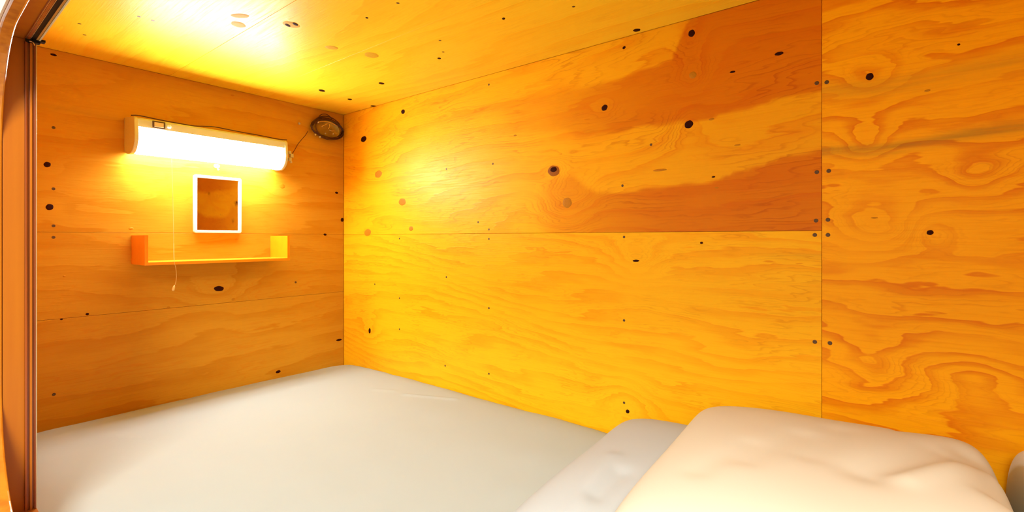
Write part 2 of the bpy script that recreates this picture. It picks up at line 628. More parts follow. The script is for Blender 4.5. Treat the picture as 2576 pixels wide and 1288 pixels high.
for a in [(1740, 84, 9, 9), (1733, 313, 11, 11), (1521, 271, 8, 8), (1960, 135, 11, 5), (2188, 193, 11, 9), (2340, 585, 9, 7),
          (1570, 120, 4, 4), (1843, 181, 7, 3), (1743, 189, 10, 9, 'pale'), (1393, 430, 12, 12, 'ring'), (1427, 510, 13, 13, 'pale'),
          (1660, 428, 20, 3, 'pale'), (1600, 656, 9, 3), (1579, 1035, 5, 5), (915, 350, 7, 8), (1014, 281, 5, 6), (952, 438, 9, 10, 'pale'),
          (925, 585, 9, 9, 'pale'), (1034, 575, 6, 6, 'pale'), (2333, 228, 8, 3, 'pale'), (2412, 112, 4, 3), (930, 832, 3, 7), (1765, 611, 4, 3),
          (2200, 548, 9, 2, 'pale'), (1855, 365, 8, 2, 'pale'), (1790, 300, 7, 3, 'pale'), (1795, 445, 5, 2), (1803, 472, 5, 2, 'pale'),
          (1012, 508, 9, 10, 'pale'), (1296, 341, 4, 2, 'pale'), (2065, 480, 1, 1)]:
    if a[0] != 2065:
        wall_knot(*a)
for px, py in [(2080, 207), (2055, 209), (2085, 430), (2055, 433), (2083, 553), (2053, 555), (2050, 591), (2083, 591), (2050, 860), (2088, 863),
               (1570, 596), (1570, 806), (1570, 1013), (1230, 213), (1203, 559), (1230, 577), (1230, 601), (1230, 775), (1230, 940),
               (1123, 425), (1123, 697), (1120, 920), (1240, 412), (1638, 364), (1566, 467), (1005, 600), (1005, 750), (1005, 828), (943, 715)]:
    p = on_x(px, py, 0.0)
    screw(p, NR, 0.0028 if px < 2040 else 0.0034, right_parent(p))

# --- end wall behind lamp, mirror and shelf (plane y = 0, seen from -y): u runs along +x, v up
wall_back = structure(obj('wall_back', boxes((XL - 0.06, 0.033, 0.0135, 0.033, 0, ZTOP + 0.02)), M['shelf_wood']))
XW = XL - 0.04
Z1, Z2 = ZC + 0.018, ZC - 0.229


def xz(px, py):
    p = on_y(px, py, 0.0)
    return p.x - XW, p.z


def stain_end(uu, vv):
    z = vv + Z1
    return 0.28 * np.exp(-((z - (ZC + 0.362 + 0.01 * np.sin(uu * 9))) / 0.008) ** 2)


NB = (0, -1, 0)
wE = -XW - 0.0005
q1 = panel('panel', (XW, 0, Z1), (1, 0, 0), (0, 0, 1), wE, ZTOP - Z1, M['ply_end'], wall_back, stain=stain_end, seed=31, uoff=(11, 3),
           swirls=[swirl_px(119, 414, 40, 30, 0.06, Z1, xz), swirl_px(125, 521, 40, 30, -0.06, Z1, xz), swirl_px(710, 468, 40, 40, 0.06, Z1, xz)])
q2 = panel('panel', (XW, 0, Z2), (1, 0, 0), (0, 0, 1), wE, Z1 - Z2, M['ply_end'], wall_back, seed=32, uoff=(13, 9), gap=0.0004,
           swirls=[swirl_px(551, 726, 70, 50, 0.08, Z2, xz)])
q3 = panel('panel', (XW, 0, 0), (1, 0, 0), (0, 0, 1), wE, Z2, M['ply_end'], wall_back, seed=33, uoff=(15, 4), gap=0.0003)


def back_parent(p):
    return q1 if p.z > Z1 else (q2 if p.z > Z2 else q3)


for a in [(125, 521, 11, 8), (119, 414, 10, 7), (551, 726, 13, 7), (700, 935, 6, 4), (861, 553, 4, 5), (847, 485, 4, 3), (818, 590, 4, 3),
          (135, 138, 9, 3), (330, 575, 7, 3, 'pale'), (585, 240, 4, 2, 'pale'), (853, 855, 7, 3), (587, 752, 5, 3, 'pale'), (595, 602, 4, 2, 'pale'),
          (424, 773, 5, 2, 'pale'), (220, 790, 5, 3), (155, 803, 4, 2), (710, 468, 7, 7, 'pale'), (162, 695, 4, 2, 'pale')]:
    p = on_y(a[0], a[1], 0.0)
    ru = (on_y(a[0] + a[2], a[1], 0.0) - p).length
    rv = a[3] / 1220 * (-CAM.y / ray(a[0], a[1]).y)
    spot('knot', p, NB, (1, 0, 0), ru, rv, M['pale_knot'] if len(a) > 4 else M['knot'], back_parent(p), seed=a[0])
for px, py in [(135, 321), (135, 475), (135, 568), (135, 597), (136, 992), (744, 710)]:
    p = on_y(px, py, 0.0)
    screw(p, NB, 0.0034, back_parent(p))

# --- plywood ceiling (plane z = ZTOP, seen from below): boards run along y
ceiling = structure(obj('ceiling', boxes((XL - 0.06, 0.033, YN - 0.02, 0.033, ZTOP + 0.0135, ZTOP + 0.04)), M['shelf_wood']))
S1, S2 = -0.642, -0.375
NC = (0, 0, -1)


def yx(px, py):
    p = on_z(px, py, ZTOP)
    return -p.y, p.x


cps = []
for i, (x0, x1) in enumerate([(XW, S1), (S1, S2), (S2, 0.0)]):
    sw = [swirl_px(px, py, ru, rv, a, x0, yx) for px, py, ru, rv, a in
          [(733, 62, 30, 20, 0.05), (600, 45, 30, 20, 0.05), (835, 120, 30, 15, 0.04), (935, 139, 30, 15, 0.05), (1602, 76, 40, 15, 0.04)]]
    # U x V must face down: (0,-1,0) x (1,0,0) = (0,0,1) -> use U=(1,0,0) swapped through negative v
    cps.append(panel('panel', (x1, 0, ZTOP), (0, -1, 0), (-1, 0, 0), -YN, x1 - x0, M['ply_top'], ceiling, seed=50, uoff=(20 + i, 1.5), gap=0.0003,
                     swirls=[(s[0], (x1 - x0) - s[1], s[2], s[3], s[4]) for s in sw]))


def top_parent(p):
    return cps[0] if p.x < S1 else (cps[1] if p.x < S2 else cps[2])


for a in [(733, 62, 20, 9, 'ring'), (604, 40, 24, 6, 'pale'), (600, 62, 18, 8, 'pale'), (835, 120, 17, 5, 'pale'), (935, 139, 19, 7, 'pale'),
          (960, 210, 7, 3), (810, 228, 8, 3), (880, 250, 6, 2), (563, 175, 8, 2, 'pale'), (1602, 76, 10, 4), (923, 45, 4, 2), (1267, 47, 4, 3),
          (940, 267, 8, 2), (1105, 147, 5, 2)]:
    p = on_z(a[0], a[1], ZTOP)
    ru = (on_z(a[0] + a[2], a[1], ZTOP) - p)
    rv = (on_z(a[0], a[1] + a[3], ZTOP) - p)
    A = ru.normalized()
    B = Vector(NC).cross(A)
    mt = M['top_knot'] if len(a) > 4 else M['knot']
    if len(a) > 4 and a[4] == 'ring':
        spot('knot', p, NC, A, ru.length, abs(rv.dot(B)), M['top_knot'], top_parent(p), seed=a[0])
        for s in (-0.45, 0.5):
            spot('knot', p + ru * s + Vector((0, 0, -0.0004)) - rv * s * 0.3, NC, A, ru.length * 0.3, abs(rv.dot(B)) * 0.45, M['knot'], top_parent(p), seed=a[0] + 1)
    else:
        spot('knot', p, NC, A, ru.length, abs(rv.dot(B)), mt, top_parent(p), seed=a[0])
for px, py in [(350, 42), (385, 52), (200, 60), (213, 88), (1107, 102), (1115, 131), (1443, 17), (1001, 8)]:
    p = on_z(px, py, ZTOP)
    screw(p, NC, 0.0032, top_parent(p))

# --- bunk floor and near end wall
structure(obj('floor', boxes((XL - 0.06, 0.033, YN - 0.02, 0.033, -0.03, 0)), M['shelf_wood']))
wall_front = structure(obj('wall_front', boxes((XL - 0.06, 0.033, YN - 0.033, YN - 0.0135, 0, ZTOP + 0.0)), M['shelf_wood']))
panel('panel', (0, YN - 0.001, 0), (-1, 0, 0), (0, 0, 1), -XW, ZTOP, M['ply_side'], wall_front, seed=61, uoff=(30, 3))

# --- left side: wall with the rounded entrance
XF0, XF1 = -1.104, -1.087      # outer ply with the rounded opening
ZT, ZB = ZC + 0.318, ZC - 0.425
YP = -0.69                     # far jamb
RR = 0.178


def opening(inset=0.0, r=RR, n=14):
    y1, y0 = YP - inset, -2.40
    z1, z0 = ZT - inset, ZB + inset
    pts = []
    for cy, cz, a0 in ((y1 - r, z1 - r, 0), (y0 + r, z1 - r, 90), (y0 + r, z0 + r, 180), (y1 - r, z0 + r, 270)):
        for k in range(n + 1):
            a = math.radians(a0 + 90 * k / n)
            pts.append((cy + r * math.cos(a), cz + r * math.sin(a)))
    return pts


def plate_with_hole(x0, x1, Y0, Y1, Z0, Z1_, hole, ease=0.002):
    """board in the yz plane with a rounded hole; the hole's arrises are eased"""
    bm = bmesh.new()
    n = len(hole)
    cy = sum(p[0] for p in hole) / n
    cz = sum(p[1] for p in hole) / n

    def outer(p):
        dy, dz = p[0] - cy, p[1] - cz
        t = min((Y1 - cy) / dy if dy > 1e-9 else 1e9, (Y0 - cy) / dy if dy < -1e-9 else 1e9,
                (Z1_ - cz) / dz if dz > 1e-9 else 1e9, (Z0 - cz) / dz if dz < -1e-9 else 1e9)
        return cy + dy * t, cz + dz * t

    def off(p, d):
        dy, dz = p[0] - cy, p[1] - cz
        l = math.hypot(dy, dz)
        return p[0] + dy / l * d, p[1] + dz / l * d
    loops = []
    for x, f in ((x0, 'o'), (x0, ease), (x0 + ease * 0.35, ease * 0.35), (x0 + ease, 0), (x1 - ease, 0), (x1 - ease * 0.35, ease * 0.35), (x1, ease), (x1, 'o')):
        loops.append([bm.verts.new((x, *(outer(p) if f == 'o' else off(p, f)))) for p in hole])
    for a, b_ in zip(loops, loops[1:] + loops[:1]):
        for j in range(n):
            bm.faces.new((a[j], a[(j + 1) % n], b_[(j + 1) % n], b_[j]))
    return bm


wl = empty('wall_left', (0, 0, 0))
structure(wl)
hole = opening()
# densify straight runs
dense = []
for i, p in enumerate(hole):
    q = hole[(i + 1) % len(hole)]
    dense.append(p)
    L_ = math.hypot(q[0] - p[0], q[1] - p[1])
    if L_ > 0.05:
        k = int(L_ / 0.04)
        dense += [(p[0] + (q[0] - p[0]) * j / k, p[1] + (q[1] - p[1]) * j / k) for j in range(1, k)]
obj('rounded_edge', plate_with_hole(XF0 + 0.001, XF1, -3.1, 0.033, -0.03, 1.35, dense, 0.0025), M['ply_edge'], wl)
hole_o = opening(-0.0026)
obj('painted_skin', plate_with_hole(XF0 - 0.002, XF0 + 0.0009, -3.1, 0.034, -0.031, 1.36, [(p[0], p[1]) for p in hole_o], 0.0004), M['paint'], wl)
# boards behind the plate: far jamb, upper and lower rail, and the side wall inside
ZR = ZC + 0.345
ZL = ZC - 0.47
jamb = obj('jamb_board', boxes((-1.0865, -1.0605, YP, YP + 0.03, ZL, ZR), bev=0.0006), M['frame_wood'], wl)
obj('side_board', boxes((-1.0605, XL, YP + 0.002, 0.013, 0, ZTOP)), M['shelf_wood'], wl)
obj('jamb_filler', boxes((-1.0865, -1.0605, YP + 0.03, 0.033, 0.0, ZTOP)), M['shelf_wood'], wl)
obj('head_board', boxes((-1.0865, XL, YN, YP + 0.002, ZR + 0.012, ZTOP)), M['shelf_wood'], wl)
obj('head_rail', boxes((-1.0865, -1.0605, YN, YP, ZR, ZR + 0.012), bev=0.0006), M['frame_wood'], wl)
obj('sill_board', boxes((-1.0865, XL, YN, YP + 0.002, 0.0, ZL)), M['frame_wood'], wl)
# upright guide with two grooves on the far jamb
g = empty('blind_guide', (XL, YP, ZL))
tag(g, 'dark brown grooved upright guide strip on the far jamb of the entrance', 'guide strip')


def at_guide(o):
    o.parent = g
    o.matrix_parent_inverse = g.matrix_world.inverted()
    o.location = (-g.location.x, -g.location.y, -g.location.z)
    return o


for x0, x1, d, mt in ((-1.0605, -1.0575, 0.004, 'track_wood'), (-1.0575, -1.0545, -0.004, 'track_wood'), (-1.0545, -1.0515, 0.003, 'frame_wood'),
                      (-1.0515, -1.0490, -0.003, 'track_wood'), (-1.0490, -1.0470, 0.004, 'track_wood')):
    at_guide(obj('guide_strip', boxes((x0, x1, YP - 0.004 - d * 0.5, YP + 0.0015, ZL, ZR - 0.004), bev=0.0004), M[mt]))
o = at_guide(obj('edge_highlight', boxes((-1.0470, XL + 0.0002, YP - 0.0065, YP + 0.0015, ZL, ZR - 0.004), bev=0.0004), M['bright_metal']))  # bright strip put in for the specular highlight on the guide's edge
o['label'] = 'thin bright strip standing for the highlight along the guide edge'
# sliding-screen track under the head
tr = empty('blind_track', (XL, YP, ZR))
tag(tr, 'black and silver screen track running along the top of the entrance', 'track')


def at_track(o):
    o.parent = tr
    o.location = (-tr.location.x, -tr.location.y, -tr.location.z)
    return o


Y0T = YP - 0.012
at_track(obj('channel', boxes((-1.0600, -1.0425, YN, Y0T, ZR - 0.001, ZR + 0.011)), M['black_metal']))
for x0, x1, dz, mt in ((-1.0610, -1.0604, 0.0016, 'track_wood'), (-1.0604, -1.0596, 0.002, 'bright_metal'), (-1.0594, -1.0556, 0.0022, 'track_wood'),
                       (-1.0553, -1.0545, 0.0022, 'bright_metal'), (-1.0480, -1.0452, 0.0018, 'track_gold'), (-1.0448, -1.0425, 0.0024, 'lamp_white')):
    at_track(obj('track_lip', boxes((x0, x1, YN, Y0T, ZR - dz, ZR + 0.002), bev=0.0002), M[mt]))
at_track(obj('end_bracket', boxes((-1.0600, -1.0420, Y0T, YP - 0.001, ZR - 0.006, ZR + 0.006), (-1.052, -1.036, Y0T - 0.004, YP - 0.004, ZR - 0.003, ZR + 0.001), bev=0.0008), M['black_metal']))
hk = at_track(obj('bracket_clip', tube_bm(spline([(-1.056, Y0T - 0.002, ZR - 0.006), (-1.052, Y0T - 0.003, ZR - 0.007), (-1.050, Y0T - 0.003, ZR - 0.012)], 5), 0.0009), M['bright_metal']))

# corridor seen past nothing, yet there: the paving the bunk stands on
structure(obj('floor_corridor', boxes((-3.6, XF0 - 0.002, -4.0, 1.0, -0.5, -0.47)), simple('corridor_floor', (0.42, 0.30, 0.2), 0.6, noise_amt=0.2)))

# ------------------------------------------------------------------ mattress
ZM = ZC - 0.508               # top of the mattress


def noise2(x, y, seed, f0, n=9, aniso=1.0):
    r = np.random.RandomState(seed)
    s = np.zeros_like(x)
    for _ in range(n):
        a = r.uniform(0, 6.28)
        f = f0 * r.uniform(0.6, 1.8)
        s += np.sin(6.28 * f * (x * math.cos(a) + y * math.sin(a) * aniso) + r.uniform(0, 6.28))
    return s / n


def grid_mesh(name, P, mat, parent=None, close=False):
    ny, nx, _ = P.shape
    idx = np.arange(nx * ny).reshape(ny, nx)
    q = np.stack([idx[:-1, :-1], idx[:-1, 1:], idx[1:, 1:], idx[1:, :-1]], -1).reshape(-1, 4)
    me = bpy.data.meshes.new(name)
    me.from_pydata(P.reshape(-1, 3).tolist(), [], q.tolist())
    for p in me.polygons:
        p.use_smooth = True
    return link(name, me, mat, parent)


X0M, X1M, Y0M, Y1M = -1.04, -0.004, YN + 0.01, -0.004
mat_root = empty('mattress', ((X0M + X1M) / 2, (Y0M + Y1M) / 2, 0.0))
tag(mat_root, 'white sheeted mattress filling the bunk floor under lamp and shelf', 'mattress')
cx, cy = mat_root.location.x, mat_root.location.y
hx, hy = (X1M - X0M) / 2, (Y1M - Y0M) / 2
bm = boxes((-hx + 0.02, hx - 0.02, -hy + 0.02, hy - 0.02, 0.0, ZM - 0.06), bev=0.02)
obj('core', bm, M['sheet'], mat_root, smooth=True)
nxg, nyg = 190, 330
s = np.linspace(-1, 1, nxg)
t = np.linspace(-1, 1, nyg)
ss, tt = np.meshgrid(s, t)
# superelliptic plan: square-ish with rounded corners; the rim turns down
rim = np.maximum(np.abs(ss), np.abs(tt))
X = ss * hx
Y = tt * hy
dx = hx - np.abs(X)
dy = hy - np.abs(Y)
rc = 0.11
inx, iny = np.maximum(rc - dx, 0), np.maximum(rc - dy, 0)
dist = rc - np.sqrt(inx ** 2 + iny ** 2)
dist = np.where((dx < rc) & (dy < rc), dist, np.minimum(dx, dy))
dist_c = np.clip(dist, 0, None)
# pull corner vertices on to the rounded outline
fac = np.where(dist < 0, rc / np.maximum(np.sqrt(inx ** 2 + iny ** 2), 1e-6), 1.0)
X = np.where(dist < 0, np.sign(X) * (hx - rc + inx * fac), X)
Y = np.where(dist < 0, np.sign(Y) * (hy - rc + iny * fac), Y)
edge = np.exp(-(dist_c / 0.035) ** 1.3)
end_side = np.exp(-((hy - Y) / 0.085) ** 2)
Z = ZM - 0.020 * edge * 1.0 - 0.016 * end_side
Z = Z + 0.004 * noise2(X, Y, 5, 1.3) + 0.0016 * noise2(X, Y, 6, 4.5, aniso=2.2)
Z = Z + 0.004 * np.exp(-(dist_c / 0.06) ** 2) * noise2(X, Y, 9, 3.2)
# faint diagonal creases
for (ax, ay, bx, by, amp, wd) in [(-0.17, -0.62, -0.10, -0.78, 0.0035, 0.008), (-0.20, -0.50, -0.17, -0.56, 0.002, 0.01), (-0.85, -0.3, -0.80, -0.42, 0.0015, 0.006)]:
    vx, vy = bx - ax, by - ay
    l2 = vx * vx + vy * vy
    px_ = np.clip(((X + cx - ax) * vx + (Y + cy - ay) * vy) / l2, 0, 1)
    dd = np.hypot(X + cx - ax - px_ * vx, Y + cy - ay - px_ * vy)
    Z += amp * np.exp(-(dd / wd) ** 2)
top = np.stack([X, Y, Z], -1)
# skirt
side = (np.maximum(np.abs(ss), np.abs(tt)) >= 1)
Pm = top.copy()
sheet = grid_mesh('sheet', Pm, M['sheet'], mat_root)
bm = bmesh.new()
bm.from_mesh(sheet.data)
be = [e for e in bm.edges if e.is_boundary]
for k, (dz, ins) in enumerate(((-0.018, 0.001), (-0.05, 0.0), (-0.04, -0.012))):
    r_ = bmesh.ops.extrude_edge_only(bm, edges=be)
    nvs = [v for v in r_['geom'] if isinstance(v, bmesh.types.BMVert)]
    for v in nvs:
        v.co.z += dz
        v.co.x += ins * (1 if v.co.x > 0 else -1)
    be = [e for e in r_['geom'] if isinstance(e, bmesh.types.BMEdge)]
for f in bm.faces:
    f.smooth = True
bmesh.ops.recalc_face_normals(bm, faces=bm.faces)
bm.to_mesh(sheet.data)
bm.free()


# ------------------------------------------------------------------ pillows
PZ = ZM + 0.008


class Pillow:
    """plump square cushion; its underside follows whatever it lies on"""

    def __init__(self, loc, size, top, rot, seed, folds=(), under=None, pw=4.0, bow=0.045, blunt=0.38, near_pw=4.0, lean=0.0):
        self.near_pw, self.lean = near_pw, lean
        self.loc, self.size, self.top, self.rot, self.seed = loc, size, top, rot, seed
        self.pw, self.under, self.bow, self.blunt = pw, under, bow, blunt
        c, s_ = math.cos(rot), math.sin(rot)
        self.c, self.s = c, s_
        self.folds = []
        for (ax, ay, bx, by, amp, wd) in folds:      # given as places on the cushion seen at its top height
            p, q = on_z(ax, ay, PZ + top), on_z(bx, by, PZ + top)
            self.folds.append((*self.to_local(p.x, p.y), *self.to_local(q.x, q.y), amp, wd))

    def to_local(self, x, y):
        dx_, dy_ = x - self.loc[0], y - self.loc[1]
        return dx_ * self.c + dy_ * self.s, -dx_ * self.s + dy_ * self.c

    def to_world(self, X, Y):
        return self.loc[0] + X * self.c - Y * self.s, self.loc[1] + X * self.s + Y * self.c

    def prof(self, ss, tt):
        py_ = np.where(tt < 0, self.near_pw, self.pw)
        return ((1 - np.abs(ss) ** self.pw).clip(0) * (1 - np.abs(tt) ** py_).clip(0)) ** self.blunt

    def height(self, ss, tt, X, Y):
        pr = self.prof(ss, tt)
        h = self.top * pr * (1 - 0.06 * ss ** 2 - self.lean * tt) + noise2(X, Y, self.seed, 2.2, aniso=1.5) * 0.005 * pr
        for (ax, ay, bx, by, amp, wd) in self.folds:
            vx, vy = bx - ax, by - ay
            l2 = vx * vx + vy * vy
            p_ = np.clip(((X - ax) * vx + (Y - ay) * vy) / l2, 0, 1)
            dd = np.hypot(X - ax - p_ * vx, Y - ay - p_ * vy)
            h = h + amp * np.exp(-(dd / wd) ** 2) * pr ** 0.5
        return h

    def at_world(self, x, y):
        """height of the top over the mattress at world x, y (0 outside)"""
        X, Y = self.to_local(x, y)
        ss, tt = X / (self.size[0] / 2), Y / (self.size[1] / 2)
        ins = (np.abs(ss) < 1) & (np.abs(tt) < 1)
        return np.where(ins, self.height(np.clip(ss, -1, 1), np.clip(tt, -1, 1), X, Y), 0.0)

    def build(self, mat, label):
        root = empty('pillow', (self.loc[0], self.loc[1], PZ))
        root.rotation_euler = (0, 0, self.rot)
        lx, ly = self.size[0] / 2, self.size[1] / 2
        n = 130
        a = np.sin(np.linspace(-1, 1, n) * math.pi / 2)
        ss, tt = np.meshgrid(a, a)
        X = ss * lx * (1 - self.bow * (1 - tt ** 2) * np.abs(ss))
        Y = tt * ly * (1 - self.bow * (1 - ss ** 2) * np.abs(tt))
        pr = self.prof(ss, tt)
        up = self.height(ss, tt, X, Y)
        if self.under is None:
            low = 0.002 + 0.016 * (1 - pr)
        else:
            wx, wy = self.to_world(X, Y)
            base = self.under.at_world(wx, wy)
            for k in (0.008, 0.016, 0.024, 0.032):
                base = np.maximum.reduce([base, self.under.at_world(wx + k, wy), self.under.at_world(wx - k, wy),
                                          self.under.at_world(wx, wy + k), self.under.at_world(wx, wy - k)])
            low = np.maximum(base + 0.006, 0.03 * (1 - pr) + 0.002)
        up = low + 0.004 + pr * (np.maximum(up / np.maximum(pr, 0.05), low + 0.02) - low)
        top = np.stack([X, Y, up], -1).reshape(-1, 3)
        bot = np.stack([X, Y, low], -1).reshape(-1, 3)
        idx = np.arange(n * n).reshape(n, n)
        q = np.stack([idx[:-1, :-1], idx[:-1, 1:], idx[1:, 1:], idx[1:, :-1]], -1).reshape(-1, 4)
        q2 = q[:, ::-1] + n * n
        rim_ = list(idx[0, :]) + list(idx[1:, -1]) + list(idx[-1, -2::-1]) + list(idx[-2:0:-1, 0])
        k = len(rim_)
        sides = [[int(rim_[(j + 1) % k]), int(rim_[j]), int(rim_[j] + n * n), int(rim_[(j + 1) % k] + n * n)] for j in range(k)]
        me = bpy.data.meshes.new('case')
        me.from_pydata(np.concatenate([top, bot]).tolist(), [], q.tolist() + q2.tolist() + sides)
        for p in me.polygons:
            p.use_smooth = True
        link('case', me, mat, root)
        return tag(root, label, 'pillow')


low_p = Pillow((-0.330, -1.600), (0.59, 0.50), 0.100, math.radians(3.5), 3,
               [(1500, 1230, 1560, 1190, -0.006, 0.02), (1440, 1260, 1540, 1150, 0.004, 0.02)])
low_p.build(M['case2'], 'lower white pillow, flatter, sticking out under the plump one')
up_p = Pillow((-0.328, -1.779), (0.60, 0.480), 0.172, math.radians(3), 8,
              [(1760, 1165, 1880, 1110, -0.003, 0.022), (1880, 1150, 2010, 1095, -0.004, 0.026), (2045, 1150, 2110, 1085, -0.004, 0.026),
               (2190, 1200, 2360, 1150, -0.009, 0.034), (2280, 1225, 2490, 1190, 0.008, 0.022), (2450, 1150, 2540, 1260, -0.016, 0.03)], under=low_p, pw=5.0, near_pw=12.0, lean=0.10, blunt=0.42)
up_p.build(M['case'], 'plump creamy white pillow lying on top of the lower pillow')
far_p = Pillow((-0.205, -2.144), (0.38, 0.23), 0.162, math.radians(3), 15, pw=12.0, near_pw=9.0, blunt=0.2, bow=0.01)
far_p.build(M['case'], 'white pillow end just showing at the right edge of the picture')

# ------------------------------------------------------------------ fluorescent lamp
LX0, LX1 = -0.762, -0.300
LZ0, LZ1 = ZC + 0.257, ZC + 0.362
lamp = empty('wall_lamp', ((LX0 + LX1) / 2, 0, LZ0))
tag(lamp, 'long white fluorescent wall lamp, switched on, above the mirror', 'lamp')


def local(o, root):
    o.parent = root
    o.location = -root.location
    return o


def prism_x(prof, x0, x1):
    """profile of (y, z) points swept along x"""
    bm = bmesh.new()
    a = [bm.verts.new((x0, y, z)) for y, z in prof]
    b_ = [bm.verts.new((x1, y, z)) for y, z in prof]
    n = len(prof)
    for i in range(n):
        bm.faces.new((a[i], a[(i + 1) % n], b_[(i + 1) % n], b_[i]))
    bm.faces.new(a[::-1])
    bm.faces.new(b_)
    return bm


# housing: top and upper front, thin; back plate on the wall
hs = [(-0.0005, LZ1 + 0.010), (-0.012, LZ1 + 0.010), (-0.094, LZ1), (-0.101, LZ1 - 0.006), (-0.1025, LZ1 - 0.028), (-0.099, LZ1 - 0.028),
      (-0.097, LZ1 - 0.008), (-0.012, LZ1 + 0.004), (-0.012, LZ0 + 0.012), (-0.0005, LZ0 + 0.012)]
local(obj('housing', prism_x(hs, LX0 + 0.004, LX1 - 0.004), M['lamp_white']), lamp)
# diffuser: rounded trough from below the front band to the wall
df = [(-0.0975, LZ1 - 0.026), (-0.1035, LZ1 - 0.034)]
for k in range(13):
    a = math.radians(90 * k / 12)
    df.append((-0.060 - 0.047 * math.cos(a), LZ0 + 0.050 - 0.048 * math.sin(a)))
df += [(-0.030, LZ0 + 0.004), (-0.0125, LZ0 + 0.014), (-0.0125, LZ1 - 0.026)]
dfo = local(obj('diffuser', prism_x(df, LX0 + 0.008, LX1 - 0.008), M['diffuser'], smooth=False), lamp)
dfo.data.materials.append(M['diffuser_low'])      # underside set dimmer, to throw less light on the sheet
for p in dfo.data.polygons:
    if p.normal.z < -0.6:
        p.material_index = 1


def cap(x0, x1):
    pr = [(-0.0005, LZ1 + 0.011), (-0.012, LZ1 + 0.011), (-0.095, LZ1 + 0.001), (-0.1035, LZ1 - 0.006)]
    for k in range(9):
        a = math.radians(90 * k / 8)
        pr.append((-0.060 - 0.0485 * math.cos(a), LZ0 + 0.048 - 0.049 * math.sin(a)))
    pr += [(-0.030, LZ0 + 0.001), (-0.0005, LZ0 + 0.010)]
    bm = prism_x(pr, x0, x1)
    bmesh.ops.bevel(bm, geom=[e for e in bm.edges if e.calc_length() < 0.2 and abs(e.verts[0].co.x - e.verts[1].co.x) < 1e-5], offset=0.0012, segments=2, affect='EDGES')
    return bm


local(obj('end_cap', cap(LX0, LX0 + 0.010), M['lamp_cap']), lamp)
local(obj('end_cap', cap(LX1 - 0.010, LX1), M['lamp_cap']), lamp)
# rating label and indicator on the front band
lp = on_y(399, 318, -0.1035)
xa = on_y(384, 318, -0.1035).x
xb = on_y(416, 318, -0.1035).x
za, zb = LZ1 - 0.026, LZ1 - 0.004
lb = local(obj('switch_plate', boxes((xa, xb, -0.1045, -0.1005, za, zb), bev=0.0006), M['label_rim']), lamp)
lb['label'] = 'small framed label on the upper left front'
ins = obj('plate_inset', boxes((xa + 0.0045, xb - 0.0045, -0.1052, -0.1042, za + 0.004, zb - 0.004), bev=0.0003), M['label'])
ins.parent = lb
xc = on_y(426, 322, -0.1035).x
bm = bmesh.new()
bmesh.ops.create_uvsphere(bm, u_segments=16, v_segments=8, radius=0.006)
for v in bm.verts:
    v.co.y *= 0.5
    v.co += Vector((xc, -0.103, LZ1 - 0.015))
o = local(obj('indicator', bm, M['white_plastic'], smooth=True), lamp)
o['label'] = 'small round white indicator'
# pull cord with its pendant, part of the lamp
c0 = Vector((on_y(432, 400, -0.092).x, -0.092, LZ0 + 0.006))
pts = [c0]
for px, py, yy in [(435, 500, -0.100), (437, 600, -0.13), (438, 655, -0.170), (442, 672, -0.168), (444, 695, -0.166), (442, 712, -0.165), (439, 719, -0.165)]:
    pts.append(on_y(px, py, yy))
local(obj('pull_cord', tube_bm(spline(pts, 5), 0.0007, 6), M['cord']), lamp)
e0, e1 = on_y(439, 718, -0.165), on_y(435, 732, -0.165)
local(obj('cord_pendant', tube_bm([e0, e0.lerp(e1, 0.25), e0.lerp(e1, 0.8), e1], [0.001, 0.0028, 0.0038, 0.0026], 10), M['cord'], smooth=True), lamp)
# clear plug at the right end
pl = []
for px, py, r in [(728, 384, 0.006), (733, 392, 0.007), (729, 401, 0.006), (732, 408, 0.004)]:
    p = on_y(px, py, -0.05)
    bmesh_ = (p.x - r * 0.8, p.x + r * 0.8, -0.05 - r, -0.05 + r, p.z - r, p.z + r)
    pl.append(bmesh_)
local(obj('plug', boxes((LX1 - 0.002, LX1 + 0.006, -0.062, -0.038, pl[2][4], pl[0][5]), bev=0.001), M['clear']), lamp)
for q_ in pl:
    local(obj('plug_lug', boxes(q_, bev=0.001), M['clear']), lamp)

# dark lead lying along the top of the lamp
pts = []
for px, py in [(330, 290), (352, 291), (400, 301), (460, 313), (490, 319), (520, 318), (545, 320), (600, 331), (660, 342), (700, 350), (722, 352)]:
    p = on_y(px, py, -0.092)
    pts.append((p.x, -0.092, max(p.z, LZ1 + 0.0022)))
o = obj('cable', tube_bm(spline(pts, 5), 0.0017, 8), M['dark_cable'], smooth=True)
tag(o, 'thin dark cable lying along the top edge of the lamp', 'cable')

# lead from plug to coil
pts = [on_y(733, 390, -0.045), on_y(741, 378, -0.03), on_y(750, 362, -0.016), on_y(760, 350, -0.010), on_y(768, 341, -0.010), on_y(775, 330, -0.010)]
o = obj('power_cord', tube_bm(spline(pts, 6), 0.0012, 8), M['dark_cable'], smooth=True)
tag(o, 'thin brown cord slanting from the lamp plug up to the coil', 'cable')

# ------------------------------------------------------------------ cable coil in an oval dish, upper corner
cc = on_y(817, 326, 0.0)
CXc, CZc = -0.088, cc.z
coil = empty('cable_coil', (CXc, -0.002, CZc))
tag(coil, 'oval tangle of dark cable in a shiny dish, in the upper corner', 'cable coil')


